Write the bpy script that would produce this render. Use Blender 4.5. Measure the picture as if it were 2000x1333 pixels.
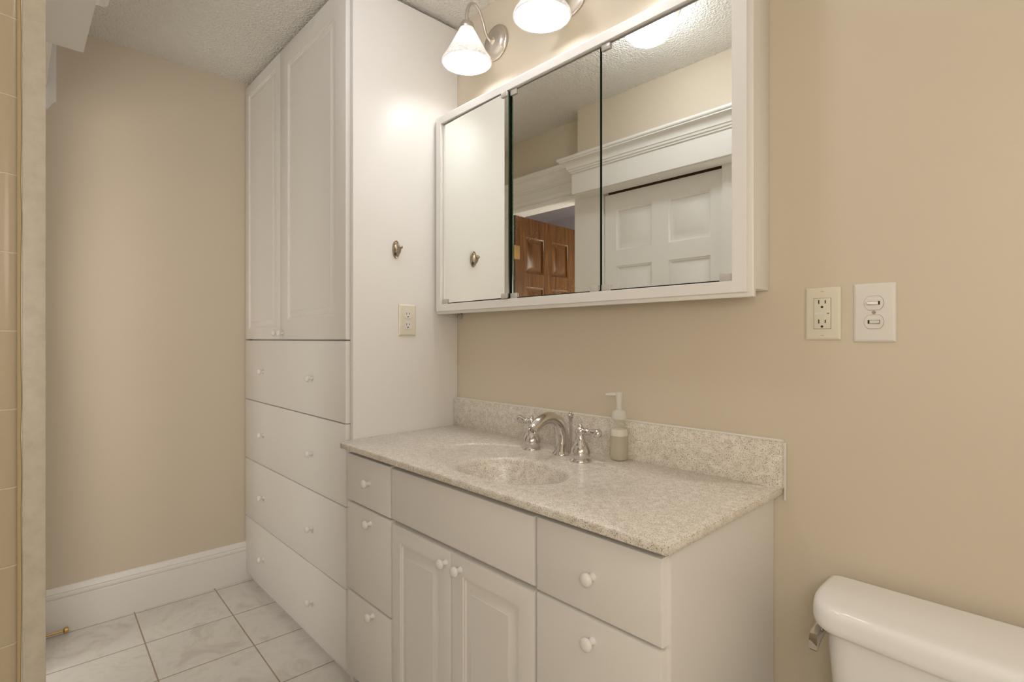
import bpy, bmesh, math, random
from mathutils import Vector, Matrix
random.seed(7)
for o in list(bpy.data.objects): bpy.data.objects.remove(o)
SC = bpy.context.scene
COL = SC.collection
R = math.radians

# ------------------------------------------------------------------ camera, world, exposure
cd = bpy.data.cameras.new('camera'); cam = bpy.data.objects.new('camera', cd); COL.objects.link(cam)
cam.location = (1.69, -1.303, 1.183); cam.rotation_euler = (R(90), 0, R(46.5))
cd.sensor_width = 36; cd.lens = 36*1030/2000; cd.shift_y = -4.5/2000; cd.clip_start = 0.02
SC.camera = cam
w = bpy.data.worlds.new('world'); SC.world = w; w.use_nodes = True
w.node_tree.nodes['Background'].inputs[0].default_value = (.02, .018, .016, 1)
w.node_tree.nodes['Background'].inputs[1].default_value = 1
SC.view_settings.view_transform = 'Standard'; SC.view_settings.look = 'None'
SC.view_settings.gamma = 1; SC.view_settings.use_curve_mapping = False
SC.view_settings.exposure = 0.12
# watts and colour of each added fill lamp, none with a fixture
FILL_LAMPS = dict(low=(4.2, (1.03, 1, .98)), back=(16.5, (1.03, 1, .95)), hall=(19, (1.0, 1, .92)), hall2=(38, (1.06, 1, .91)))
BULB = (46, (.98, 1, 1.03)); DOME = (21, (.96, 1, 1.08))     # emission of the sconce bulbs and of the ceiling dome

def lamp(name, loc, kind, radius, parent=None):
    watts, col = FILL_LAMPS[kind]
    if watts == 0: return
    ld = bpy.data.lights.new(name, 'POINT'); ld.energy = watts; ld.color = col; ld.shadow_soft_size = radius
    o = bpy.data.objects.new(name, ld); COL.objects.link(o); o.location = loc
    if parent: o.parent = parent
    return o

H = 2.44          # ceiling
# ------------------------------------------------------------------ materials
def mat(name, col, rough=.5, metal=0, **kw):
    m = bpy.data.materials.new(name); m.use_nodes = True
    b = m.node_tree.nodes['Principled BSDF']
    b.inputs['Base Color'].default_value = (*col, 1); b.inputs['Roughness'].default_value = rough
    b.inputs['Metallic'].default_value = metal
    for k, v in kw.items(): b.inputs[k.replace('_', ' ')].default_value = v
    return m
def nd(m, t, **kw):
    n = m.node_tree.nodes.new(t)
    for k, v in kw.items():
        if hasattr(n, k): setattr(n, k, v)
        else: n.inputs[k].default_value = v
    return n
def lk(m, a, b): m.node_tree.links.new(a, b)
def bsdf(m): return m.node_tree.nodes['Principled BSDF']
def coords(m): return nd(m, 'ShaderNodeTexCoord').outputs['Object']
def bump(m, src, strength, dist):
    b = nd(m, 'ShaderNodeBump'); b.inputs['Strength'].default_value = strength; b.inputs['Distance'].default_value = dist
    lk(m, src, b.inputs['Height']); lk(m, b.outputs[0], bsdf(m).inputs['Normal']); return b
def noise(m, scale, detail=3, rough=.5, vec=None):
    n = nd(m, 'ShaderNodeTexNoise'); n.inputs['Scale'].default_value = scale; n.inputs['Detail'].default_value = detail
    n.inputs['Roughness'].default_value = rough; lk(m, vec or coords(m), n.inputs['Vector']); return n
def ramp(m, src, stops, interp='LINEAR'):
    r = nd(m, 'ShaderNodeValToRGB'); r.color_ramp.interpolation = interp
    e = r.color_ramp.elements
    while len(e) < len(stops): e.new(.5)
    for q, (p, c) in zip(e, stops): q.position = p; q.color = (*c, 1) if len(c) == 3 else c
    lk(m, src, r.inputs[0]); return r
def painted(name, col, rough, bs=.08, scale=90):
    m = mat(name, col, rough); n = noise(m, scale, 4); bump(m, n.outputs[0], bs, .002)
    n2 = noise(m, 2.3, 3); hs = nd(m, 'ShaderNodeMix', data_type='RGBA')
    lk(m, n2.outputs[0], hs.inputs['Factor'])
    hs.inputs[6].default_value = (*[c*.97 for c in col], 1); hs.inputs[7].default_value = (*[min(1, c*1.03) for c in col], 1)
    lk(m, hs.outputs[2], bsdf(m).inputs['Base Color']); return m

M = {}
M['wall'] = painted('beige_wall_paint', (.70, .61, .478), .55)
M['white'] = painted('white_cabinet_paint', (.86, .83, .785), .38, .03, 40)
M['trim'] = painted('white_trim_paint', (.865, .84, .79), .35, .06, 60)
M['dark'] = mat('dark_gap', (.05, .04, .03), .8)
M['brown_gap'] = mat('brown_gap_shade', (.12, .06, .025), .8)  # brown that keeps the gap over the closet door dark
M['knob'] = mat('white_ceramic', (.86, .83, .78), .18)
M['ivory'] = mat('ivory_plastic', (.80, .74, .60), .3)
M['plate'] = mat('white_plastic', (.83, .79, .72), .3)
M['slot'] = mat('slot_black', (.02, .018, .015), .6)
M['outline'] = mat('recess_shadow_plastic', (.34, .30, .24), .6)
M['chrome'] = mat('chrome', (.70, .675, .65), .06, 1)
M['nickel'] = mat('brushed_nickel', (.62, .57, .51), .32, 1)
M['hook'] = mat('antique_nickel', (.42, .36, .28), .28, 1)
M['brass'] = mat('brass', (.62, .42, .16), .28, 1)
M['porcelain'] = mat('toilet_porcelain', (.92, .90, .865), .10)
M['edge'] = mat('green_glass_edge', (.015, .07, .035), .15)
M['gap_shade'] = mat('dark_gap_shade', (.05, .035, .025), .6)  # dark colour for the shaded gap beside the wooden door
M['clip'] = mat('grey_clip_plastic', (.56, .52, .47), .2)
def plastic(name, col, clear, rough):
    m = mat(name, col, rough); N = m.node_tree.nodes
    tp = nd(m, 'ShaderNodeBsdfTransparent'); tp.inputs[0].default_value = (.97, .96, .93, 1)
    tl = nd(m, 'ShaderNodeBsdfTranslucent'); tl.inputs[0].default_value = (*col, 1)
    a = nd(m, 'ShaderNodeMixShader'); a.inputs[0].default_value = .4; lk(m, bsdf(m).outputs[0], a.inputs[1]); lk(m, tl.outputs[0], a.inputs[2])
    c = nd(m, 'ShaderNodeMixShader'); c.inputs[0].default_value = clear; lk(m, a.outputs[0], c.inputs[1]); lk(m, tp.outputs[0], c.inputs[2])
    lk(m, c.outputs[0], N['Material Output'].inputs[0]); return m
M['clear'] = plastic('clear_bottle_plastic', (.93, .91, .85), .78, .1)
M['frosty'] = plastic('frosted_pump_plastic', (.95, .94, .91), .22, .3)
M['soap'] = plastic('pale_soap', (.90, .86, .73), .45, .2)
M['foam'] = mat('soap_foam', (.86, .83, .74), .6)

# mirror, one with dust specks
M['mirror'] = mat('mirror_silver', (.93, .95, .915), .0, 1)
m = M['dusty'] = mat('dusty_mirror', (.89, .89, .83), .0, 1)
v = nd(m, 'ShaderNodeTexVoronoi'); v.inputs['Scale'].default_value = 190; lk(m, coords(m), v.inputs['Vector'])
rp = ramp(m, v.outputs['Distance'], [(.10, (1, 1, 1)), (.16, (0, 0, 0))])
nn = noise(m, 9, 2); r2 = ramp(m, nn.outputs[0], [(.52, (0, 0, 0)), (.66, (1, 1, 1))])
mu = nd(m, 'ShaderNodeMath', operation='MULTIPLY'); lk(m, rp.outputs[0], mu.inputs[0]); lk(m, r2.outputs[0], mu.inputs[1])
mu2 = nd(m, 'ShaderNodeMath', operation='MULTIPLY'); lk(m, mu.outputs[0], mu2.inputs[0]); mu2.inputs[1].default_value = .45
lk(m, mu2.outputs[0], bsdf(m).inputs['Roughness'])

# ceiling stipple
m = M['ceiling'] = mat('textured_ceiling', (.88, .85, .79), .85)
n1 = noise(m, 95, 5, .65); v = nd(m, 'ShaderNodeTexVoronoi'); v.inputs['Scale'].default_value = 120
lk(m, coords(m), v.inputs['Vector']); ad = nd(m, 'ShaderNodeMath', operation='ADD')
lk(m, n1.outputs[0], ad.inputs[0]); lk(m, v.outputs['Distance'], ad.inputs[1]); bump(m, ad.outputs[0], .85, .006)

# speckled solid-surface counter
def stone(name):
    m = mat(name, (.6, .53, .43), .30); c = coords(m)
    n = noise(m, 60, 3, .6, c); base = ramp(m, n.outputs[0], [(.35, (.71, .645, .55)), (.65, (.89, .835, .75))])
    cur = base.outputs[0]
    for sc, th, col in ((330, .30, (.17, .13, .095)), (300, .27, (.92, .87, .78)), (210, .17, (.30, .24, .18)), (480, .33, (.47, .40, .31))):
        mp = nd(m, 'ShaderNodeMapping'); mp.inputs['Location'].default_value = (sc*.013, sc*.007, sc*.003); lk(m, c, mp.inputs[0])
        v = nd(m, 'ShaderNodeTexVoronoi'); v.inputs['Scale'].default_value = sc; lk(m, mp.outputs[0], v.inputs['Vector'])
        sp = nd(m, 'ShaderNodeSeparateColor'); lk(m, v.outputs['Color'], sp.inputs[0])
        k = nd(m, 'ShaderNodeMath', operation='LESS_THAN'); lk(m, sp.outputs[0], k.inputs[0]); k.inputs[1].default_value = .50
        d = nd(m, 'ShaderNodeMath', operation='LESS_THAN'); lk(m, v.outputs['Distance'], d.inputs[0]); d.inputs[1].default_value = th
        f = nd(m, 'ShaderNodeMath', operation='MULTIPLY'); lk(m, k.outputs[0], f.inputs[0]); lk(m, d.outputs[0], f.inputs[1])
        mx = nd(m, 'ShaderNodeMix', data_type='RGBA'); lk(m, f.outputs[0], mx.inputs['Factor']); lk(m, cur, mx.inputs[6])
        mx.inputs[7].default_value = (*col, 1); cur = mx.outputs[2]
    lk(m, cur, bsdf(m).inputs['Base Color']); return m
M['stone'] = stone('speckled_solid_surface')

# floor tiles
m = M['floor'] = mat('marbled_floor_tile', (.7, .67, .62), .25); c = coords(m)
mp = nd(m, 'ShaderNodeMapping'); mp.inputs['Rotation'].default_value = (0, 0, R(1.6)); mp.inputs['Location'].default_value = (.1515, .015, 0)
lk(m, c, mp.inputs[0])
br = nd(m, 'ShaderNodeTexBrick'); br.offset = 0; br.squash = 1
for k, vv in (('Scale', 1), ('Mortar Size', .0026), ('Mortar Smooth', .2), ('Brick Width', .298), ('Row Height', .311), ('Bias', 0)): br.inputs[k].default_value = vv
lk(m, mp.outputs[0], br.inputs['Vector'])
nz = noise(m, 7, 6, .62, c); nz.inputs['Distortion'].default_value = 1.6
ve = ramp(m, nz.outputs[0], [(.33, (.64, .60, .545)), (.45, (.72, .685, .63)), (.55, (.76, .73, .675)), (.68, (.71, .675, .62))])
mx = nd(m, 'ShaderNodeMix', data_type='RGBA'); lk(m, br.outputs['Fac'], mx.inputs['Factor']); lk(m, ve.outputs[0], mx.inputs[6])
mx.inputs[7].default_value = (.36, .29, .20, 1); lk(m, mx.outputs[2], bsdf(m).inputs['Base Color'])
inv = nd(m, 'ShaderNodeMath', operation='SUBTRACT'); inv.inputs[0].default_value = 1; lk(m, br.outputs['Fac'], inv.inputs[1])
bump(m, inv.outputs[0], .6, .002)

# tub tile: rows of square glazed tiles on an x = const wall (uses y, z)
m = M['tile'] = mat('cream_glazed_tile', (.68, .58, .41), .18); c = coords(m)
sx = nd(m, 'ShaderNodeSeparateXYZ'); lk(m, c, sx.inputs[0]); cx = nd(m, 'ShaderNodeCombineXYZ')
lk(m, sx.outputs['Y'], cx.inputs[0]); lk(m, sx.outputs['Z'], cx.inputs[1])
mp = nd(m, 'ShaderNodeMapping'); mp.inputs['Location'].default_value = (1.2973, -1.1935+.1057*12, 0); lk(m, cx.outputs[0], mp.inputs[0])
br = nd(m, 'ShaderNodeTexBrick'); br.offset = 0
for k, vv in (('Scale', 1), ('Mortar Size', .0014), ('Mortar Smooth', .5), ('Brick Width', .1057), ('Row Height', .1057), ('Bias', 0)): br.inputs[k].default_value = vv
lk(m, mp.outputs[0], br.inputs['Vector']); mx = nd(m, 'ShaderNodeMix', data_type='RGBA'); lk(m, br.outputs['Fac'], mx.inputs['Factor'])
mx.inputs[6].default_value = (.42, .345, .24, 1); mx.inputs[7].default_value = (.52, .45, .33, 1); lk(m, mx.outputs[2], bsdf(m).inputs['Base Color'])
inv = nd(m, 'ShaderNodeMath', operation='SUBTRACT'); inv.inputs[0].default_value = 1; lk(m, br.outputs['Fac'], inv.inputs[1]); bump(m, inv.outputs[0], .5, .002)
M['caulk'] = mat('aged_caulk', (.42, .33, .18), .5)
M['white_caulk'] = mat('white_caulk', (.82, .79, .72), .5)

# white painted strip beside the tile, darkened to offset the added back lamp
m = M['strip'] = mat('darkened_white_paint', (.5, .45, .37), .5); n = noise(m, 40, 6, .7)
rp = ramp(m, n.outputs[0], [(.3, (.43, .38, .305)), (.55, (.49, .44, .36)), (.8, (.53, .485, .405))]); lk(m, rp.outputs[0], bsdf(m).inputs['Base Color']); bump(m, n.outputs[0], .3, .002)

# varnished wood
m = M['wood'] = mat('varnished_wood', (.35, .13, .03), .3); c = coords(m)
mp = nd(m, 'ShaderNodeMapping'); mp.inputs['Scale'].default_value = (14, 14, 1.1); lk(m, c, mp.inputs[0])
n = noise(m, 3.5, 6, .65, mp.outputs[0]); n.inputs['Distortion'].default_value = .8
rp = ramp(m, n.outputs[0], [(.3, (.05, .018, .004)), (.5, (.105, .042, .008)), (.7, (.17, .076, .016))]); lk(m, rp.outputs[0], bsdf(m).inputs['Base Color'])
M['lavender'] = painted('lavender_grey_paint', (.44, .39, .41), .7)

# alabaster glass shade, opal dome, lit bulb
def glass(name, col, trans, vein=True):
    m = mat(name, col, .25); N = m.node_tree.nodes; b = bsdf(m)
    t = nd(m, 'ShaderNodeBsdfTranslucent'); t.inputs[0].default_value = (*col, 1)
    mixs = nd(m, 'ShaderNodeMixShader'); mixs.inputs[0].default_value = trans
    lk(m, b.outputs[0], mixs.inputs[1]); lk(m, t.outputs[0], mixs.inputs[2]); lk(m, mixs.outputs[0], N['Material Output'].inputs[0])
    if vein:
        n = noise(m, 22, 4, .6); n.inputs['Distortion'].default_value = 2.5
        r = ramp(m, n.outputs[0], [(.40, tuple(c*.80 for c in col)), (.5, col), (.6, tuple(c*.88 for c in col))])
        lk(m, r.outputs[0], b.inputs['Base Color']); lk(m, r.outputs[0], t.inputs[0])
    return m
M['shade'] = glass('alabaster_glass', (.92, .90, .87), .26)
def emit(name, col, s):
    m = bpy.data.materials.new(name); m.use_nodes = True; b = bsdf(m)
    b.inputs['Base Color'].default_value = (.9, .88, .85, 1); b.inputs['Roughness'].default_value = .25
    b.inputs['Emission Color'].default_value = (*col, 1); b.inputs['Emission Strength'].default_value = s; return m
M['bulb'] = emit('lit_bulb', BULB[1], BULB[0])
M['dome'] = emit('lit_opal_dome', DOME[1], DOME[0])

# ------------------------------------------------------------------ mesh helpers
def root_of(o):
    while o.parent: o = o.parent
    return o
def obj(name, bm, material, parent=None, base=None, angle=35, recalc=True):
    """link bm (world coords) as ONE mesh object; origin at the parent's root, or at base"""
    if recalc: bmesh.ops.recalc_face_normals(bm, faces=bm.faces)
    org = Vector(root_of(parent).location) if parent else Vector(base or (0, 0, 0))
    bmesh.ops.translate(bm, verts=bm.verts, vec=-org)
    me = bpy.data.meshes.new(name); bm.to_mesh(me); bm.free()
    for mm in (material if isinstance(material, (list, tuple)) else [material]): me.materials.append(mm)
    me.shade_smooth(); me.set_sharp_from_angle(angle=R(angle))
    o = bpy.data.objects.new(name, me); COL.objects.link(o)
    if parent: o.parent = parent
    else: o.location = org
    return o
def thing(name, label, cat, loc, group=None):
    o = bpy.data.objects.new(name, None); o.empty_display_size = .05; COL.objects.link(o); o.location = loc
    o['label'] = label; o['category'] = cat
    if group: o['group'] = group
    return o
def struct(name, bm, material, **kw):
    o = obj(name, bm, material, **kw)
    if not o.parent: o['kind'] = 'structure'
    return o
def add_box(bm, x0, x1, y0, y1, z0, z1, bev=0, seg=2, mi=0):
    vs = [bm.verts.new((x, y, z)) for x in (x0, x1) for y in (y0, y1) for z in (z0, z1)]
    fs = [bm.faces.new([vs[i] for i in q]) for q in ((0, 1, 3, 2), (4, 6, 7, 5), (0, 4, 5, 1), (2, 3, 7, 6), (0, 2, 6, 4), (1, 5, 7, 3))]
    for f in fs: f.material_index = mi
    if bev:
        bmesh.ops.bevel(bm, geom=list({e for f in fs for e in f.edges}), offset=bev, segments=seg, affect='EDGES', profile=.5)
    return fs
def box(*a, **k):
    bm = bmesh.new(); add_box(bm, *a, **k); return bm
def frame_axes(d):
    d = Vector(d).normalized(); u = d.cross(Vector((0, 0, 1)))
    if u.length < 1e-4: u = Vector((1, 0, 0))
    u.normalize(); return d, u, d.cross(u)
def add_lathe(bm, prof, loc, axis=(0, 0, 1), n=32, mi=0):
    """prof: (radius, distance along axis)"""
    d, u, w2 = frame_axes(axis); loc = Vector(loc); rings = []
    for r, h in prof:
        if r < 1e-5: rings.append([bm.verts.new(loc+d*h)])
        else: rings.append([bm.verts.new(loc+d*h+(u*math.cos(2*math.pi*i/n)+w2*math.sin(2*math.pi*i/n))*r) for i in range(n)])
    for a, b in zip(rings, rings[1:]):
        for i in range(n):
            j = (i+1) % n
            q = [a[i % len(a)], a[j % len(a)], b[j % len(b)], b[i % len(b)]]
            q = list(dict.fromkeys(q))
            if len(q) > 2:
                try: bm.faces.new(q).material_index = mi
                except ValueError: pass
def lathe(*a, **k):
    bm = bmesh.new(); add_lathe(bm, *a, **k); return bm
def smooth_path(pts, n=8):
    P = [Vector(p) for p in pts]; out = []
    for i in range(len(P)-1):
        p0, p1, p2, p3 = P[max(i-1, 0)], P[i], P[i+1], P[min(i+2, len(P)-1)]
        for k in range(n):
            t = k/n; out.append(.5*((2*p1)+(p2-p0)*t+(2*p0-5*p1+4*p2-p3)*t*t+(3*p1-p0-3*p2+p3)*t**3))
    return out+[P[-1]]
def add_tube(bm, pts, rad, n=16, squash=1, up=None, mi=0):
    P = [Vector(p) for p in pts]; m_ = len(P); rings = []; ref = Vector(up) if up else None
    for i, p in enumerate(P):
        d = (P[min(i+1, m_-1)]-P[max(i-1, 0)]).normalized()
        if ref is None: ref = frame_axes(d)[1]
        u = (ref-d*ref.dot(d)).normalized(); ref = u; w2 = d.cross(u)
        r = rad if not callable(rad) else rad(i/(m_-1))
        rings.append([bm.verts.new(p+(u*math.cos(2*math.pi*k/n)+w2*math.sin(2*math.pi*k/n)*squash)*r) for k in range(n)])
    for a, b in zip(rings, rings[1:]):
        for k in range(n): bm.faces.new([a[k], a[(k+1) % n], b[(k+1) % n], b[k]]).material_index = mi
    bm.faces.new(rings[0][::-1]).material_index = mi; bm.faces.new(rings[-1]).material_index = mi
def tube(*a, **k):
    bm = bmesh.new(); add_tube(bm, *a, **k); return bm
def loft(bm, loops, cap=True):
    rings = [[bm.verts.new(p) for p in L] for L in loops]; n = len(rings[0])
    for a, b in zip(rings, rings[1:]):
        for k in range(n): bm.faces.new([a[k], a[(k+1) % n], b[(k+1) % n], b[k]])
    if cap: bm.faces.new(rings[0][::-1]); bm.faces.new(rings[-1])
def panel_face(bm, x0, x1, z0, z1, y, rings, s=1):
    """nested rectangles: rings of (inset, depth); +depth goes into the door (y + s*depth)"""
    loops = []
    for ins, dep in rings:
        loops.append([bm.verts.new((a, y+s*dep, b)) for a, b in ((x0+ins, z0+ins), (x1-ins, z0+ins), (x1-ins, z1-ins), (x0+ins, z1-ins))])
    for a, b in zip(loops, loops[1:]):
        for k in range(4): bm.faces.new([a[k], a[(k+1) % 4], b[(k+1) % 4], b[k]])
    bm.faces.new(loops[-1])
    return loops
def panel_door(x0, x1, z0, z1, yf, thick, frame, bev=.0035):
    bm = bmesh.new()
    r = [(0, thick), (0, bev), (bev*.3, bev*.3), (bev, 0)]
    if frame:
        f = frame
        r += [(f, 0), (f+.0015, .0028), (f+.006, .0028), (f+.0085, .0062), (f+.013, .0062), (f+.032, .0012), (f+.0335, .0)]
    L = panel_face(bm, x0, x1, z0, z1, yf, r)
    bm.faces.new(L[0][::-1]); return bm
def six_panel(x0, x1, z0, z1, yf, thick, xs, zs, dep=.013):
    """slab facing -y.. +y side (front at yf, looking toward +y); xs, zs: panel spans"""
    bm = bmesh.new()
    X = sorted({x0, x1, *[a for p in xs for a in p]}); Z = sorted({z0, z1, *[a for p in zs for a in p]})
    for i in range(len(X)-1):
        for j in range(len(Z)-1):
            a, b, c2, d = X[i], X[i+1], Z[j], Z[j+1]
            if (a, b) in xs and (c2, d) in zs:
                panel_face(bm, a, b, c2, d, yf, [(0, 0), (.003, .004), (.009, .006), (.012, dep), (.020, dep), (.044, dep*.3), (.046, dep*.22)], s=-1)
            else: bm.faces.new([bm.verts.new(p) for p in ((a, yf, c2), (b, yf, c2), (b, yf, d), (a, yf, d))])
    bmesh.ops.remove_doubles(bm, verts=bm.verts, dist=1e-5)
    for q in (((x0, z0), (x1, z0)), ((x1, z0), (x1, z1)), ((x1, z1), (x0, z1)), ((x0, z1), (x0, z0))):
        bm.faces.new([bm.verts.new(p) for p in ((q[0][0], yf, q[0][1]), (q[0][0], yf-thick, q[0][1]), (q[1][0], yf-thick, q[1][1]), (q[1][0], yf, q[1][1]))])
    bm.faces.new([bm.verts.new(p) for p in ((x0, yf-thick, z0), (x1, yf-thick, z0), (x1, yf-thick, z1), (x0, yf-thick, z1))])
    bmesh.ops.remove_doubles(bm, verts=bm.verts, dist=1e-5)
    return bm
def sweep(bm, path, prof, side=1):
    """prof (out, z) closed polygon swept along an xy polyline with mitres; out is to the left*side of travel"""
    P = [Vector((p[0], p[1])) for p in path]; rings = []
    for i, p in enumerate(P):
        ns = []
        if i > 0: d = (P[i]-P[i-1]).normalized(); ns.append(Vector((-d.y, d.x))*side)
        if i < len(P)-1: d = (P[i+1]-P[i]).normalized(); ns.append(Vector((-d.y, d.x))*side)
        nn_ = sum(ns, Vector((0, 0)))/len(ns); nn_ = nn_/nn_.dot(ns[0])
        rings.append([bm.verts.new((p.x+nn_.x*o, p.y+nn_.y*o, z)) for o, z in prof])
    n = len(prof)
    for a, b in zip(rings, rings[1:]):
        for k in range(n): bm.faces.new([a[k], a[(k+1) % n], b[(k+1) % n], b[k]])
    bm.faces.new(rings[0][::-1]); bm.faces.new(rings[-1])
def knob(parent, x, y, z, r=.0135, axis=(0, -1, 0)):
    k = r/.0135
    p = [(.0001, 0), (.0085*k, 0), (.0085*k, .002*k), (.0062*k, .005*k), (.0058*k, .011*k), (.0075*k, .014*k), (.0122*k, .016*k), (.0135*k, .019*k), (.0130*k, .0225*k), (.0095*k, .0262*k), (.005*k, .0278*k), (0, .0282*k)]
    return obj('knob', lathe(p, (x, y, z), axis, 24), M['knob'], parent, angle=60)

# ------------------------------------------------------------------ the setting
XL, XR, YF, YB2 = -1.105, 2.35, -1.268, -2.06
struct('floor', box(-1.25, XR+.1, -3.4, .1, -.1, 0), M['floor'])
struct('ceiling', box(-1.25, XR+.1, YB2-.1, .1, H, H+.08), M['ceiling'])
struct('wall_back', box(XL-.1, XR+.1, 0, .1, 0, H), M['wall'])
struct('wall_left', box(XL-.12, XL, YF-.12, 0, 0, H), M['wall'])
struct('wall_right', box(XR, XR+.1, YB2, 0, 0, H), M['wall'])
struct('wall_alcove', box(.58, XR+.1, YB2-.1, YB2, 0, H), M['tile'])
XP = .70
# opposite wall, with the two door openings; white painted boards below, beige above
D2 = (-.79, -.265); D1 = (-.068, .602)
bm = bmesh.new()
add_box(bm, XL, D2[0], YF-.12, YF, 0, 2.03); add_box(bm, D2[0], D2[1], YF-.12, YF, 1.992, 2.03)
struct('wall_opposite', bm, M['trim'])
bm = bmesh.new()
add_box(bm, D2[1], D1[0], YF-.12, YF, 0, 2.03); add_box(bm, D1[1], XP, YF-.12, YF, 0, 2.03); add_box(bm, D1[0], D1[1], YF-.010, YF, 2.0, 2.03)
struct('wall_closet', bm, M['trim'])
struct('wall_above', box(XL, XP, YF-.12, YF, 2.03, H), M['wall'])
struct('wall_bulkhead', box(-.165, .86, YF+.0005, -1.172, 1.9875, H), M['wall'])
# partition beside the tub, its painted edge, tile and caulk
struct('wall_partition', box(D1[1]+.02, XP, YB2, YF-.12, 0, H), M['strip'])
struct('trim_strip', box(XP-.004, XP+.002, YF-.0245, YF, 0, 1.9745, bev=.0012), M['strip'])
bm = bmesh.new()
prof = [(XP, YB2), (XP, -1.2975), (XP+.003, -1.2973), (XP+.007, -1.2985), (XP+.010, -1.3015), (XP+.0115, -1.3055), (XP+.012, -1.311), (XP+.012, YB2)]
loft(bm, [[(a, b, z) for a, b in prof] for z in (0, H)]); struct('wall_tiled', bm, M['tile'], angle=60)
bm = bmesh.new(); z = 0; pts = []
while z < H: pts.append((XP+.001, -1.2962+random.uniform(-.0006, .0006), z)); z += .05
add_tube(bm, pts, lambda t: .0032, 8); struct('trim_caulk', bm, M['caulk'])
# hall beyond the second doorway
bm = bmesh.new()
add_box(bm, -2.3, .58, -3.2, -3.1, 0, H); add_box(bm, -2.4, -2.3, -3.2, YF-.12, 0, H); add_box(bm, .46, .56, -3.2, YF-.12, 0, H)
add_box(bm, -2.3, XL-.12, YF-.22, YF-.12, 0, H)
struct('wall_hall', bm, M['lavender'])
struct('ceiling_hall', box(-2.4, .58, -3.2, YF-.12, H, H+.08), M['lavender'])

# baseboards
def baseboard(name, path, side):
    bm = bmesh.new()
    sweep(bm, path, [(0, 0), (.016, 0), (.016, .136), (.0135, .1395), (.0165, .141), (.0185, .146), (.0185, .155), (.0165, .160), (.0185, .164), (.012, .171), (.008, .178), (.006, .183), (0, .184)], side)
    return struct(name, bm, M['trim'], angle=25)
baseboard('baseboard_left', [(XL, YF), (XL, -.4)], -1)
baseboard('baseboard_back', [(1.24, 0), (XR, 0)], -1)
baseboard('baseboard_right', [(XR, 0), (XR, YB2)], -1)
baseboard('baseboard_opposite', [(D2[0]-.09, YF), (XL+.018, YF)], -1)

# headers with crown caps
CROWN = lambda z0: [(0, z0), (.008, z0), (.008, z0+.010), (.016, z0+.013), (.018, z0+.024), (.024, z0+.028), (.0245, z0+.034), (.027, z0+.046), (.033, z0+.058), (.043, z0+.068), (.056, z0+.074), (.060, z0+.075), (.060, z0+.081), (.067, z0+.085), (.070, z0+.091), (.070, z0+.102), (0, z0+.102)]
bm = bmesh.new()
sweep(bm, [(-.195, YF), (-.195, -1.158), (.84, -1.158)], [(-.016, 1.979), (0, 1.979), (0, 2.155), (-.016, 2.155)], 1)
add_box(bm, -.18, .84, YF+.0005, -1.172, 1.975, 1.9868)
struct('trim_1', bm, M['trim'])
bm = bmesh.new(); sweep(bm, [(-.195, YF), (-.195, -1.158), (.84, -1.158)], [(o*.86, 2.092+(z-2.092)*.78) for o, z in CROWN(2.092)], 1)
struct('trim_2', bm, M['trim'], angle=25)
bm = bmesh.new()
add_box(bm, XL, -.196, YF, YF+.018, 2.035, 2.15); sweep(bm, [(XL, YF+.018), (-.196, YF+.018)], [(o*.66, z) for o, z in CROWN(2.085)], 1)
sweep(bm, [(XL, YF), (-.196, YF)], [(0, 1.985), (.012, 1.985), (.020, 1.992), (.022, 2.006), (.014, 2.014), (.022, 2.022), (.026, 2.036), (0, 2.036)], 1)
struct('trim_3', bm, M['trim'], angle=25)
# end block of the molding on the left wall
bm = bmesh.new()
loft(bm, [[(x, -1.263, 2.19), (x, -1.263, 2.05), (x, -1.215, 2.088), (x, -1.197, 2.096), (x, -1.186, 2.118), (x, -1.174, 2.128), (x, -1.173, H-.001), (x, -1.263, H-.001)] for x in (XL+.0005, XL+.02)])
struct('trim_4', bm, M['trim'], angle=25)

# white six-panel closet door in its opening
wz = [(1.661, 1.882), (.92, 1.575), (.22, .80)]; wx = [(.010, .228), (.322, .540)]
d1 = struct('door_1', six_panel(D1[0]+.004, D1[1]-.004, .01, 1.967, YF-.016, .035, wx, wz), M['trim'])
hd = obj('gap_board', box(D1[0]+.001, D1[1]-.001, YF-.09, YF-.054, 1.97, 2.04), M['brown_gap'], d1)  # brown board added behind the top gap, keeping it dark against hall light
# varnished wooden door, swung open into the hall
bm = six_panel(0, .66, .01, 1.985, 0, .036, [(.10, .29), (.37, .56)], [(1.62, 1.86), (.92, 1.53), (.22, .80)], .016)
bmesh.ops.rotate(bm, verts=bm.verts, cent=(0, 0, 0), matrix=Matrix.Rotation(R(-93), 3, 'Z'))
# the panelled face looks toward +x
for v_ in bm.verts: pass
bmesh.ops.translate(bm, verts=bm.verts, vec=(D2[0]+.012, YF-.02, 0))
d2 = struct('door_2', bm, M['wood'])
obj('gap_shade_strip', box(D2[0]+.0008, D2[0]+.0108, YF-.032, YF-.014, .01, 1.985), M['gap_shade'], d2)  # dark strip standing in for shade in the hinge-side gap
for z in (.25, 1.745):
    bm = bmesh.new(); add_tube(bm, [(D2[0]+.014, YF-.012, z-.045), (D2[0]+.014, YF-.012, z+.045)], .007, 12)
    add_box(bm, D2[0]+.001, D2[0]+.004, YF-.05, YF-.012, z-.044, z+.044); add_box(bm, D2[0]+.012, D2[0]+.016, YF-.055, YF-.016, z-.044, z+.044)
    obj('hinge', bm, M['brass'], d2)

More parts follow.
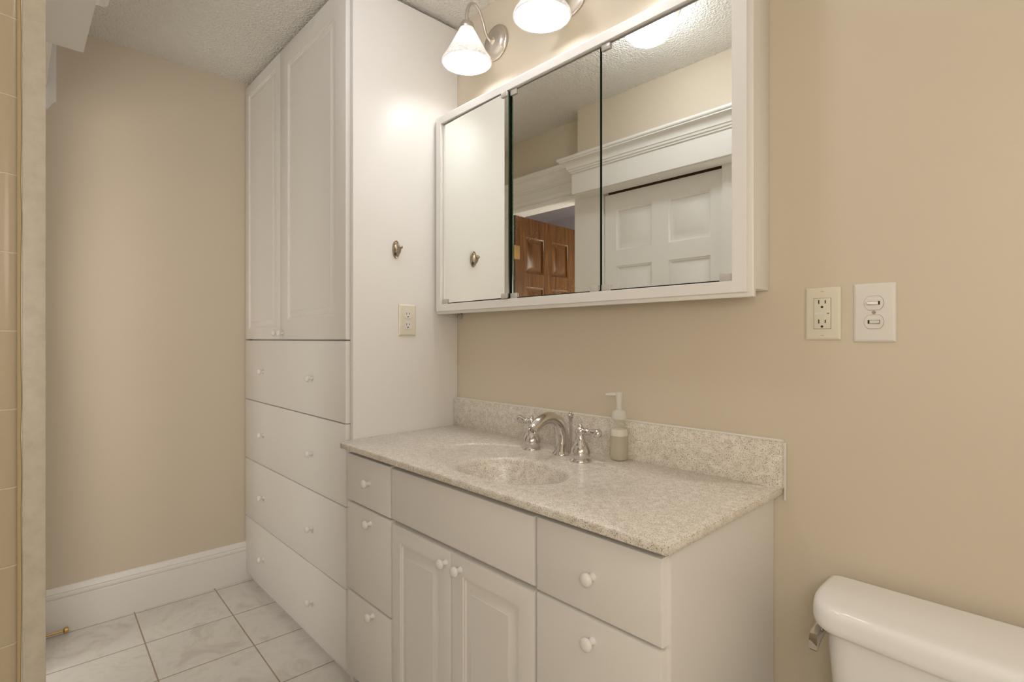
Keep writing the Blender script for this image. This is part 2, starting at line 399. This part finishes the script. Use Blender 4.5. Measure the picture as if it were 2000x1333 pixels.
# ------------------------------------------------------------------ tall cabinet
TF = -.467
t = thing('tall_cabinet', 'tall white built-in linen cabinet with two upper doors and four wide drawers', 'cabinet', (-.55, -.23, 0))
bm = bmesh.new()
add_box(bm, -.020, 0, -.452, -.001, 0, 2.424, bev=.0012)                       # side panel
add_box(bm, XL+.002, -.0205, -.440, -.420, .07, 2.418); add_box(bm, XL+.002, -.0205, -.42, -.002, 2.40, 2.418)
add_box(bm, XL+.002, XL+.018, -.44, -.002, 0.0, 2.418)
obj('carcass', bm, M['white'], t)
obj('toe_kick', box(XL+.02, -.021, -.442, -.43, 0, .07), M['white'], t)
for x0, x1, kx in ((XL+.004, -.6385, -.612-.0), (-.6345, -.0245, -.612)):
    d = obj('door', panel_door(x0, x1, 1.180, 2.416, TF, .02, .052 if x0 < -.7 else .085), M['white'], t)
    knob(d, -.660 if x0 < -.7 else -.605, TF, 1.206)
for z0, z1, kz in ((.889, 1.175, 1.031), (.601, .886, .742), (.317, .598, .456), (.040, .314, .174)):
    d = obj('drawer', panel_door(XL+.004, -.0245, z0, z1, TF, .02, 0), M['white'], t)
    knob(d, -.842, TF, kz); knob(d, -.305, TF, kz)

# ------------------------------------------------------------------ vanity
VF = -.488
t = thing('vanity_cabinet', 'white bathroom vanity with drawers and two panelled doors below the speckled countertop', 'vanity', (.61, -.25, 0))
bm = bmesh.new()
add_box(bm, 1.196, 1.214, -.468, -.002, 0, .817); add_box(bm, .002, .02, -.466, -.002, .085, .817)
add_box(bm, .02, 1.196, -.466, -.452, .085, .8095); add_box(bm, .02, 1.196, -.452, -.01, .085, .10)
obj('carcass', bm, M['white'], t)
obj('toe_kick', box(.004, 1.196, -.41, -.395, 0, .085), M['white'], t)
for x0, x1, z0, z1, kx, kz in ((.030, .302, .647, .802, .180, .729), (.030, .306, .352, .641, .188, .604), (.030, .310, .070, .347, .204, .321),
                               (.906, 1.207, .645, .802, 1.057, .722), (.906, 1.207, .30, .639, 1.057, .598), (.906, 1.207, .07, .295, 1.057, .20)):
    d = obj('drawer', panel_door(x0, x1, z0, z1, VF, .02, 0, .005), M['white'], t); knob(d, kx, VF, kz)
obj('false_front', panel_door(.312, .898, .649, .800, VF, .02, 0, .005), M['white'], t)
d = obj('door', panel_door(.316, .6025, .07, .636, VF, .02, .045), M['white'], t); knob(d, .582, VF, .604)
d = obj('door', panel_door(.6055, .899, .07, .636, VF, .02, .047), M['white'], t); knob(d, .643, VF, .604)

# ------------------------------------------------------------------ countertop with integral sink
CZ = .838
CX0, CX1, CY0, CY1 = .001, 1.234, -.512, -.001
t = thing('countertop', 'speckled beige solid-surface countertop with oval sink on the white vanity', 'countertop', (.61, -.25, CZ))
# the counter's front left corner runs past the tall cabinet fronts
bc, ba, bb = Vector((.667, -.333)), .160, .131
rc, ra, rb = Vector((.640, -.278)), .335, .190
angs = [2*math.pi*i/120 for i in range(120)]
for cxx, cyy in ((CX0, -.487), (.028, CY0), (CX1, CY0), (CX1, CY1), (CX0, CY1)): angs.append(math.atan2(cyy-bc.y, cxx-bc.x) % (2*math.pi))
angs = sorted(set(round(a, 6) for a in angs))
def ray_ellipse(d):
    o = bc-rc; A = (d.x/ra)**2+(d.y/rb)**2; B = 2*(o.x*d.x/ra**2+o.y*d.y/rb**2); C_ = (o.x/ra)**2+(o.y/rb)**2-1
    return (-B+math.sqrt(B*B-4*A*C_))/(2*A)
def ray_rect(d):
    ts = []
    if d.x > 1e-9: ts.append((CX1-bc.x)/d.x)
    if d.x < -1e-9: ts.append((CX0-bc.x)/d.x)
    if d.y > 1e-9: ts.append((CY1-bc.y)/d.y)
    if d.y < -1e-9: ts.append((CY0-bc.y)/d.y)
    nv = Vector((-25, -27))                      # clipped front left corner
    if nv.dot(d) > 1e-9: ts.append((nv.dot(Vector((CX0, -.487)))-nv.dot(bc))/nv.dot(d))
    return min(ts)
loops = []
for a in angs:
    d = Vector((math.cos(a), math.sin(a))); re = 1/math.sqrt((d.x/ba)**2+(d.y/bb)**2); rr = ray_rect(d); rg = min(ray_ellipse(d), rr-.012)
    pr = bc+d*rg; k = max(0, min(1, (pr.y+.47)/.17)); k = k*k*(3-2*k); dep = .0055*k
    L = []
    for q, zz in ((re, -.014), (re+.002, -.0085), (re+.006, -.0042), (re+.012, -.0018), (re+.020, -.0004), (re+.028, 0)):
        L.append((min(q, rg-.006), zz-dep))
    L += [(rg-.005, -dep), (rg-.0015, -dep*.85), (rg+.001, -dep*.15), (rg+.004, 0), (rr-.0045, 0), (rr-.0013, -.0013), (rr, -.0045), (rr, -.0165), (rr-.0015, -.018), (rr-.03, -.018)]
    loops.append([Vector((bc.x+d.x*q, bc.y+d.y*q, CZ+zz)) for q, zz in L])
bm = bmesh.new(); V = [[bm.verts.new(p) for p in L] for L in loops]; n = len(V)
for i in range(n):
    for k in range(len(V[0])-1): bm.faces.new([V[i][k], V[i][k+1], V[(i+1) % n][k+1], V[(i+1) % n][k]])
obj('slab', bm, M['stone'], t, angle=50)
# bowl
bm = bmesh.new(); rows = []
kk = [(1.0, 0), (.995, .004), (.975, .012), (.94, .03), (.88, .058), (.78, .088), (.62, .112), (.42, .126), (.22, .132), (.14, .134)]
zr = [L[0].z for L in loops]
for s, dz in kk:
    row = []
    for i, a in enumerate(angs):
        d = Vector((math.cos(a), math.sin(a))); re = 1/math.sqrt((d.x/ba)**2+(d.y/bb)**2)
        f = min(1, dz/.03); z0 = zr[i]*(1-f)+(CZ-.016)*f
        row.append(bm.verts.new((bc.x+d.x*re*s, bc.y+.012*dz/.134+d.y*re*s, z0-dz)))
    rows.append(row)
for a, b in zip(rows, rows[1:]):
    for i in range(n): bm.faces.new([a[i], a[(i+1) % n], b[(i+1) % n], b[i]])
obj('basin', bm, M['stone'], t, angle=60)
dz0 = CZ-.016-.1345
obj('drain', lathe([(.0, .006), (.012, .006), (.016, .004), (.018, .0012), (.0255, .0012), (.026, -.001), (.026, -.02), (.0, -.02)], (bc.x, bc.y+.012, dz0), n=32), M['chrome'], t)
obj('backsplash', box(CX0, CX1+.004, -.021, -.001, CZ-.002, CZ+.107, bev=.0025), M['stone'], t)
bm = bmesh.new(); add_box(bm, CX1+.0035, CX1+.008, -.007, -.0005, CZ-.03, CZ+.104, bev=.001); add_tube(bm, [(CX0, -.0035, CZ+.107), (CX1+.002, -.0035, CZ+.107)], .0035, 8)
obj('caulk_bead', bm, M['white_caulk'], t)

# ------------------------------------------------------------------ faucet
FX, FY = .633, -.094
FZ = CZ-.0055
t = thing('faucet', 'chrome widespread faucet with two lever handles on the rear edge of the sink', 'faucet', (FX, FY, FZ))
bm = bmesh.new()
add_lathe(bm, [(0, 0), (.027, 0), (.0275, .002), (.0255, .005), (.0235, .0075), (.0215, .011), (0, .0125)], (FX, FY, FZ), n=36)
path = smooth_path([(FX, FY, FZ+.006), (FX, FY+.003, FZ+.04), (FX, FY-.001, FZ+.070), (FX, FY-.016, FZ+.098), (FX, FY-.044, FZ+.114), (FX, FY-.074, FZ+.115), (FX, FY-.100, FZ+.106), (FX, FY-.118, FZ+.093)], 7)
add_tube(bm, path, lambda q: .0218-.0055*min(1, q*1.25) if q < .8 else .0163, 28)
d = (path[-1]-path[-2]).normalized()
add_lathe(bm, [(.0005, -.002), (.0165, -.001), (.0172, .003), (.0166, .0075), (.0135, .009), (.013, .004), (0, .003)], path[-1], d, 24)
obj('spout', bm, M['chrome'], t, angle=50)
obj('lift_rod', lathe([(0, 0), (.0035, 0), (.0038, .085), (.006, .1), (.0085, .106), (.006, .108), (.0085, .110), (.0115, .1135), (.0095, .1175), (.0045, .120), (.0048, .1235), (.0025, .1255), (0, .126)], (FX-.002, FY+.046, FZ), n=20), M['chrome'], t, angle=60)
for hx, hy, ld in ((.520, -.107, (-1, .05, .05)), (.731, -.124, (1, .12, -.03))):
    prof = [(0, 0), (.0290, 0), (.0296, .002), (.0285, .0055), (.0262, .0085), (.0250, .010), (.0274, .015), (.0290, .022), (.0288, .030), (.0262, .039), (.0205, .049), (.0150, .058), (.0116, .066), (.0108, .070), (.0125, .0700), (.0130, .0725), (.0112, .0750), (.0098, .0765), (.0128, .081), (.0142, .086), (.0136, .091), (.0100, .0955), (.0065, .098), (.0072, .1005), (.0068, .1035), (.0035, .1065), (0, .107)]
    h = obj('handle', lathe(prof, (hx, hy, FZ), n=36), M['chrome'], t, angle=60)
    d = Vector(ld).normalized(); o0 = Vector((hx, hy, FZ+.087))
    prof2 = [(0, .006), (.0095, .009), (.0095, .013), (.0075, .0155), (.0075, .019), (.0098, .0205), (.0090, .023), (.0080, .029), (.0086, .037), (.0106, .046), (.0124, .053), (.0125, .059), (.0102, .0645), (.0054, .068), (0, .069)]
    obj('lever', lathe(prof2, o0, d, 24), M['chrome'], h, angle=60)

# ------------------------------------------------------------------ soap dispenser
SX, SY = .812, -.050
t = thing('soap_dispenser', 'clear plastic foaming soap pump bottle standing beside the chrome faucet', 'soap dispenser', (SX, SY, CZ))
def sq(r, z, p=3.2, n=40):
    out = []
    for i in range(n):
        a = 2*math.pi*i/n; c_, s_ = math.cos(a), math.sin(a); k = (abs(c_)**p+abs(s_)**p)**(-1/p); out.append((SX+r*k*c_, SY+r*k*s_, CZ+z))
    return out
bm = bmesh.new()
loft(bm, [sq(.0185, .0), sq(.0205, .0012), sq(.0222, .004), sq(.0225, .009), sq(.0225, .078), sq(.0222, .085), sq(.0206, .0895), sq(.0185, .0925), sq(.0172, .0935, 2), sq(.0172, .118, 2)])
obj('bottle', bm, M['clear'], t, angle=50)
bm = bmesh.new(); loft(bm, [sq(.0190, .003), sq(.0210, .0055), sq(.0213, .010), sq(.0213, .070)]); obj('liquid', bm, M['soap'], t, angle=50)
bm = bmesh.new(); loft(bm, [sq(.0213, .0702), sq(.0213, .083), sq(.0198, .088)]); obj('foam', bm, M['foam'], t, angle=50)
obj('collar', lathe([(0, .1165), (.0198, .1165), (.0205, .118), (.0205, .130), (.0195, .1355), (.0165, .140), (.0105, .1425), (.0085, .143), (0, .143)], (SX, SY, CZ), n=32), M['frosty'], t)
bm = bmesh.new()
add_lathe(bm, [(0, .143), (.0078, .143), (.0074, .156), (.0085, .170), (.0100, .182), (.0105, .187), (.0105, .191), (.0085, .1925), (0, .193)], (SX, SY, CZ), n=24)
pd = Vector((-.80, -.6, 0)).normalized()
add_tube(bm, [Vector((SX, SY, CZ+.1875))+pd*.004, Vector((SX, SY, CZ+.1875))+pd*.022, Vector((SX, SY, CZ+.1865))+pd*.038], lambda q: .0048-.0012*q, 12)
obj('pump', bm, M['frosty'], t)

# ------------------------------------------------------------------ mirror cabinet
t = thing('mirror_cabinet', 'white framed medicine cabinet with three mirror doors on wall above vanity', 'mirror cabinet', (.61, -.05, 1.29))
bm = bmesh.new(); add_box(bm, .006, 1.203, -.098, -.001, 1.297, 2.02, bev=.0015); obj('box', bm, M['white'], t)
FXa, FXb, FZa, FZb = .010, 1.2105, 1.277, 2.037
ia = (.049, 1.166, 1.3145, 2.001)
bm = bmesh.new()
rings = [((FXa, FXb, FZa, FZb), -.0985), ((FXa, FXb, FZa, FZb), -.109), ((FXa+.003, FXb-.003, FZa+.003, FZb-.003), -.111), ((FXa+.009, FXb-.009, FZa+.009, FZb-.009), -.1125), ((FXa+.011, FXb-.011, FZa+.011, FZb-.011), -.1200), ((ia[0]-.001, ia[1]+.001, ia[2]-.001, ia[3]+.001), -.1200), (ia, -.1190), (ia, -.0985)]
Ls = [[bm.verts.new(p) for p in ((r[0], y, r[2]), (r[1], y, r[2]), (r[1], y, r[3]), (r[0], y, r[3]))] for r, y in rings]
for a, b in zip(Ls, Ls[1:]+Ls[:1]):
    for k in range(4): bm.faces.new([a[k], a[(k+1) % 4], b[(k+1) % 4], b[k]])
obj('frame', bm, M['white'], t)
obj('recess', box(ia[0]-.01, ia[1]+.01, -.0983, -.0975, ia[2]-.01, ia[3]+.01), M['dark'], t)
MY = -.1085
TILT = -1.7
def mirror_door(x0, x1, clips, mm, tilt=0):
    bm = bmesh.new(); z0, z1 = ia[2]+.004, ia[3]-.005
    fs = add_box(bm, x0, x1, MY, -.1035, z0, z1, mi=1)
    for f in fs:
        if abs(f.calc_center_median().y-MY) < 1e-5: f.material_index = 0
    if tilt:
        bmesh.ops.rotate(bm, verts=bm.verts, cent=(x0, MY, 0), matrix=Matrix.Rotation(R(tilt), 3, 'Z'))
    d = obj('mirror_door', bm, [mm, M['edge']], t)
    for cx_, top in clips:
        za, zb = (z1-.014, z1+.003) if top else (z0-.003, z0+.014)
        bm = box(cx_, cx_+.029, MY-.0055, MY-.0005, za, zb, bev=.0012)
        if tilt: bmesh.ops.rotate(bm, verts=bm.verts, cent=(x0, MY, 0), matrix=Matrix.Rotation(R(tilt), 3, 'Z'))
        obj('clip', bm, M['clip'], d)
mirror_door(.0505, .4250, [(.053, False), (.3935, False), (.3935, True)], M['mirror'], TILT)
mirror_door(.4275, .789, [(.4285, False), (.757, False), (.4285, True)], M['dusty'])
mirror_door(.7965, 1.1645, [(.7975, False), (1.134, False), (.7975, True)], M['mirror'])
bm = bmesh.new(); add_box(bm, .018, .030, -.028, -.001, 1.279, 1.2965); add_box(bm, .018, .030, -.006, -.001, 1.262, 1.2965); obj('bracket', bm, M['clip'], t)

# ------------------------------------------------------------------ sconces
def sconce(x, z, label):
    t = thing('wall_sconce', label, 'wall lamp', (x, 0, z), 'sconces above the mirror cabinet')
    obj('backplate', lathe([(0, .001), (.062, .001), (.064, .004), (.063, .009), (.056, .013), (.048, .0145), (.044, .018), (.036, .022), (.016, .0245), (.012, .027), (.011, .033), (0, .034)], (x, 0, z), (0, -1, 0), 48), M['nickel'], t, angle=50)
    sy = -.142
    pth = smooth_path([(x, -.030, z-.004), (x, -.052, z+.012), (x, -.066, z+.048), (x, -.084, z+.082), (x, -.108, z+.098), (x, -.130, z+.086), (x, sy, z+.052), (x, sy, z+.022)], 8)
    obj('arm', tube(pth, .0052, 14), M['nickel'], t, angle=60)
    obj('socket_cap', lathe([(0, .026), (.010, .026), (.016, .022), (.023, .014), (.0265, .004), (.027, -.004), (.025, -.006), (.012, -.0065), (.012, -.03), (0, -.03)], (x, sy, z), n=32), M['nickel'], t, angle=50)
    sh = [(.0255, -.002), (.028, -.010), (.037, -.027), (.050, -.052), (.064, -.078), (.078, -.101), (.086, -.113), (.0885, -.121), (.0865, -.1245)]
    inn = [(r-.0032, h) for r, h in sh[::-1]]
    obj('shade', lathe(sh+inn+[sh[0]], (x, sy, z), n=56), M['shade'], t, angle=60)
    obj('bulb', lathe([(0, -.028), (.011, -.030), (.013, -.045), (.019, -.056), (.026, -.068), (.0285, -.080), (.026, -.093), (.018, -.103), (.008, -.108), (0, -.109)], (x, sy, z), n=28), M['bulb'], t, angle=80)
    return t
sconce(.236, 2.276, 'brushed nickel wall sconce with lit glass shade nearest the tall cabinet')
sconce(.598, 2.279, 'brushed nickel sconce cut by the top of photo, above middle mirror door')
sconce(.960, 2.279, 'third lit wall sconce from the tall cabinet, above the right mirror door')

# ------------------------------------------------------------------ ceiling dome (seen in the mirror)
DX, DY = .578, -.695
t = thing('ceiling_light', 'round white dome ceiling light seen reflected in right mirror door', 'ceiling light', (DX, DY, H))
obj('base', lathe([(0, 0), (.115, 0), (.117, .006), (.112, .014), (.102, .02), (.098, .026), (0, .026)], (DX, DY, H), (0, 0, -1), 56), M['plate'], t, angle=40)
obj('diffuser', lathe([(.094, .024), (.097, .036), (.095, .056), (.085, .080), (.068, .099), (.046, .112), (.023, .118), (0, .1195)], (DX, DY, H), (0, 0, -1), 56), M['dome'], t, angle=80)
lamp('left_wall_fill', (.33, -1.85, 1.35), 'hall2', .38)  # added fill, shines through the doorway onto the left wall
lamp('low_fill', (2.05, -.9, 1.5), 'low', .22)  # added fill with no fixture, evens out the lower room from the right
lamp('back_fill', (1.93, -1.62, 1.4), 'back', .22)  # added fill behind the camera, brightens the cabinet fronts
lamp('hall_fill', (-.42, -2.3, 1.0), 'hall', .25)  # added fill in the hall, kept unseen, for tall drawers and floor

# ------------------------------------------------------------------ hook, outlets, switches
t = thing('robe_hook', 'small nickel robe hook screwed to the side of the tall cabinet', 'hook', (0, -.285, 1.49))
bm = bmesh.new(); loops = []
for ins, xx in ((0, -.0006), (0, .005), (.0015, .0065), (.004, .0055), (.006, .0045)):
    loops.append([(xx, -.285+(.0145-ins)*math.cos(a), 1.509+(.033-ins)*math.sin(a)) for a in [2*math.pi*i/32 for i in range(32)]])
loft(bm, loops); obj('plate', bm, M['hook'], t, angle=40)
bm = bmesh.new()
pth = smooth_path([(.004, -.285, 1.497), (.014, -.285, 1.492), (.023, -.285, 1.496), (.029, -.285, 1.506), (.031, -.285, 1.513)], 6)
add_tube(bm, pth, lambda q: .0055-.0010*q, 12); add_lathe(bm, [(0, -.004), (.007, -.0035), (.0095, 0), (.0095, .003), (.006, .008), (0, .009)], pth[-1], (.25, 0, 1), 16)
add_lathe(bm, [(0, 0), (.0035, 0), (.003, .002), (0, .0022)], (.0045, -.285, 1.528), (1, 0, 0), 12)
obj('prong', bm, M['hook'], t, angle=60)

class Plane2:
    """local frame on a wall: a along the wall, b up, c out of the wall"""
    def __init__(s, o, ax, out): s.o, s.ax, s.out = Vector(o), Vector(ax), Vector(out)
    def p(s, a, b, c): return s.o+s.ax*a+Vector((0, 0, 1))*b+s.out*c
def plate_bm(P, w_, h_):
    bm = bmesh.new()
    loft(bm, [[P.p(a*(w_/2-i), b*(h_/2-i), c) for a, b in ((-1, -1), (1, -1), (1, 1), (-1, 1))] for i, c in ((0, .0004), (0, .0022), (.0012, .0042), (.0045, .0062), (.0055, .0064))])
    return bm
def flat(bm, P, outline, c0, c1):
    loft(bm, [[P.p(a, b, c0) for a, b in outline], [P.p(a, b, c1) for a, b in outline]])
def rect(cx, cz, w_, h_): return [(cx-w_/2, cz-h_/2), (cx+w_/2, cz-h_/2), (cx+w_/2, cz+h_/2), (cx-w_/2, cz+h_/2)]
def stadium(cx, cz, r, flat_h, n=40):
    return [(cx+r*math.cos(a), cz+max(-flat_h, min(flat_h, r*math.sin(a)))) for a in [2*math.pi*i/n for i in range(n)]]
def circ(cx, cz, r, n=16): return [(cx+r*math.cos(2*math.pi*i/n), cz+r*math.sin(2*math.pi*i/n)) for i in range(n)]
def slots(bm, P, cz, c):
    flat(bm, P, rect(-.0064, cz+.004, .0022, .0088), c, c+.0003); flat(bm, P, rect(.0064, cz+.004, .0022, .0072), c, c+.0003)
    flat(bm, P, [(a, b) for a, b in circ(0, cz-.0072, .0026)], c, c+.0003)
def screw(parent, P, cz, m_, r=.0033):
    bm = bmesh.new(); flat(bm, P, circ(0, cz, r), .0063, .0072); s = obj('screw', bm, m_, parent)
    bm = bmesh.new(); flat(bm, P, rect(0, cz, r*1.7, .0009), .0072, .0074); obj('screw_slot', bm, M['outline'], s)
def duplex(name, label, P):
    t = thing(name, label, 'outlet', P.o)
    obj('cover_plate', plate_bm(P, .0725, .116), M['ivory'], t, angle=15)
    for cz in (.0195, -.0195):
        bm = bmesh.new(); flat(bm, P, stadium(0, cz, .0172, .0143), .006, .0078); f = obj('receptacle', bm, M['plate'], t)
        bm = bmesh.new(); slots(bm, P, cz, .0078); obj('slot', bm, M['slot'], f)
    screw(t, P, 0, M['plate'])
    return t
duplex('duplex_outlet', 'ivory wall outlet with white sockets on the side of the tall cabinet', Plane2((0, -.2375, 1.252), (0, 1, 0), (1, 0, 0)))
P = Plane2((1.3175, 0, 1.2385), (1, 0, 0), (0, -1, 0))
t = thing('gfci_outlet', 'ivory rectangular-faced outlet with test buttons on beige wall beside switch plate', 'outlet', P.o)
obj('cover_plate', plate_bm(P, .0705, .1165), M['ivory'], t, angle=15)
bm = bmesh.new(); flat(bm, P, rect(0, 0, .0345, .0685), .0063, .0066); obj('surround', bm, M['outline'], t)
bm = bmesh.new(); add_ = [P.p(*q) for q in ((-.0166, -.0336, .0064), (.0166, .0336, .0084))]
lo = [min(add_[0][i], add_[1][i]) for i in range(3)]; hi = [max(add_[0][i], add_[1][i]) for i in range(3)]
add_box(bm, lo[0], hi[0], lo[1], hi[1], lo[2], hi[2], bev=.0012); f = obj('receptacle', bm, M['ivory'], t)
bm = bmesh.new(); slots(bm, P, .0215, .0084); slots(bm, P, -.0215, .0084); flat(bm, P, rect(.0118, 0, .004, .0014), .0084, .0087); obj('slot', bm, M['slot'], f)
for cx_ in (-.0105, .0005):
    bm = bmesh.new(); flat(bm, P, rect(cx_, 0, .0098, .0052), .0083, .0086); flat(bm, P, rect(cx_, .0003, .0090, .0044), .0086, .0094); obj('test_button', bm, M['plate'], f)
for cz in (.0485, -.0485): screw(t, P, cz, M['ivory'])
P = Plane2((1.4135, 0, 1.2375), (1, 0, 0), (0, -1, 0))
t = thing('light_switch', 'white wall plate with two horizontal toggle switches right of the outlet', 'light switch', P.o)
obj('cover_plate', plate_bm(P, .0745, .1225), M['plate'], t, angle=15)
for cz, sgn in ((.0195, -1), (-.0195, 1)):
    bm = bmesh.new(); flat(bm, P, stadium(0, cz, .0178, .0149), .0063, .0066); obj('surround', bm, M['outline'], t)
    bm = bmesh.new(); flat(bm, P, stadium(0, cz, .0171, .0142), .0064, .0080); s = obj('switch_body', bm, M['plate'], t)
    bm = bmesh.new(); flat(bm, P, rect(0, cz, .0215, .0078), .0080, .0082); obj('toggle_slot', bm, M['slot'], s)
    bm = bmesh.new()
    loft(bm, [[P.p(sgn*a, cz+b, c) for a, b, c in q] for q in (((-.0075, -.0033, .0081), (-.0075, .0033, .0081), (-.0072, .0031, .0088), (-.0072, -.0031, .0088)), ((.004, -.0033, .0081), (.004, .0033, .0081), (.005, .0031, .0120), (.005, -.0031, .0120)), ((.0105, -.0031, .0110), (.0105, .0031, .0110), (.0110, .0028, .0150), (.0110, -.0028, .0150)))])
    obj('toggle', bm, M['plate'], s)
screw(t, P, 0, M['nickel'], .0036)

# ------------------------------------------------------------------ toilet
TX0, TX1, TYB, TYF = 1.335, 1.845, -.022, -.205
def tank_loop(x0, x1, yb, yf, z, rx, ry, bow=.012, n=14):
    out = [(x0+.010, yb, z), (x1-.010, yb, z), (x1-.003, yb-.003, z), (x1, yb-.010, z)]
    for i in range(n+1):
        a = (i/n)*math.pi/2; out.append((x1-rx+rx*math.cos(a)**.8, yf+ry-ry*math.sin(a)**.8, z))
    for i in range(1, 12):
        q = i/12; out.append(((x1-rx)*(1-q)+(x0+rx)*q, yf-bow*math.sin(math.pi*q), z))
    for i in range(n+1):
        a = math.pi/2+(i/n)*math.pi/2; out.append((x0+rx-rx*abs(math.cos(a))**.8, yf+ry-ry*math.sin(a)**.8, z))
    out += [(x0, yb-.010, z), (x0+.003, yb-.003, z)]; return out
t = thing('toilet', 'white porcelain toilet, its tank lid in the lower right corner of the photo', 'toilet', (1.59, -.3, 0))
bm = bmesh.new(); LZ = .680
loft(bm, [tank_loop(TX0+i+.0, TX1-i, TYB-i*.3, TYF+i, z, .075-i*.8, .120-i*.9, .012) for i, z in ((.014, LZ-.048), (.004, LZ-.0465), (.001, LZ-.042), (0, LZ-.032), (.0008, LZ-.018), (.0025, LZ-.010), (.006, LZ-.0045), (.011, LZ-.0013), (.017, LZ), (.030, LZ+.0006), (.045, LZ+.0009))])
obj('tank_lid', bm, M['porcelain'], t, angle=70)
bm = bmesh.new()
loft(bm, [tank_loop(TX0+.024+i, TX1-.024-i, TYB-.004, TYF+.012+i, z, .06, .08, .010) for i, z in ((.030, .375), (.022, .385), (.018, .41), (.012, .50), (.005, .60), (.004, LZ-.046))])
obj('tank', bm, M['porcelain'], t, angle=60)
bm = bmesh.new(); pth = smooth_path([(1.366, -.125, .6075), (1.355, -.128, .6075), (1.352, -.145, .607), (1.352, -.185, .600)], 6)
add_lathe(bm, [(0, 0), (.013, 0), (.0125, .005), (.008, .008), (0, .008)], (1.3675, -.122, .6075), (-1, 0, 0), 20)
loft(bm, [[(1.350-.05*(y+.106)+a*.0065, y, zc+b*hh) for a, b in ((-1, -1), (1, -1), (1.15, 0), (1, 1), (-1, 1), (-1.15, 0))] for y, zc, hh in ((-.110, .6085, .009), (-.115, .6080, .012), (-.150, .606, .012), (-.178, .602, .016), (-.187, .6005, .016), (-.190, .600, .012))])
obj('flush_lever', bm, M['chrome'], t, angle=40)
def oval(cx, cy, a_, bf, bk, z, n=40):
    return [(cx+a_*math.cos(q), cy+(bk if math.sin(q) > 0 else bf)*math.sin(q), z) for q in [2*math.pi*i/n for i in range(n)]]
bm = bmesh.new()
loft(bm, [oval(1.59, -.36, .105, .17, .26, .0), oval(1.59, -.36, .11, .18, .27, .02), oval(1.59, -.37, .10, .17, .26, .12), oval(1.59, -.40, .13, .22, .28, .24), oval(1.59, -.42, .175, .27, .30, .33), oval(1.59, -.43, .185, .285, .33, .372), oval(1.59, -.43, .18, .28, .325, .380)])
obj('bowl', bm, M['porcelain'], t, angle=70)
bm = bmesh.new(); loft(bm, [oval(1.59, -.445, .178, .275, .20, .382), oval(1.59, -.445, .187, .285, .21, .388), oval(1.59, -.445, .187, .285, .21, .404), oval(1.59, -.445, .178, .275, .20, .412), oval(1.59, -.445, .12, .2, .14, .416)])
obj('seat_lid', bm, M['porcelain'], t, angle=60)

# ------------------------------------------------------------------ door stop
t = thing('door_stop', 'brass rod door stop near the floor by the left baseboard', 'door stop', (-1.055, YF, .022))
obj('rod', lathe([(0, .0005), (.012, .0005), (.0125, .004), (.007, .007), (.0045, .010), (.0045, .095), (0, .095)], (-1.055, YF+.019, .022), (0, 1, 0), 16), M['brass'], t)
obj('tip', lathe([(0, .094), (.006, .094), (.0125, .099), (.0125, .108), (.010, .111), (0, .111)], (-1.055, YF+.019, .022), (0, 1, 0), 20), M['brass'], t)
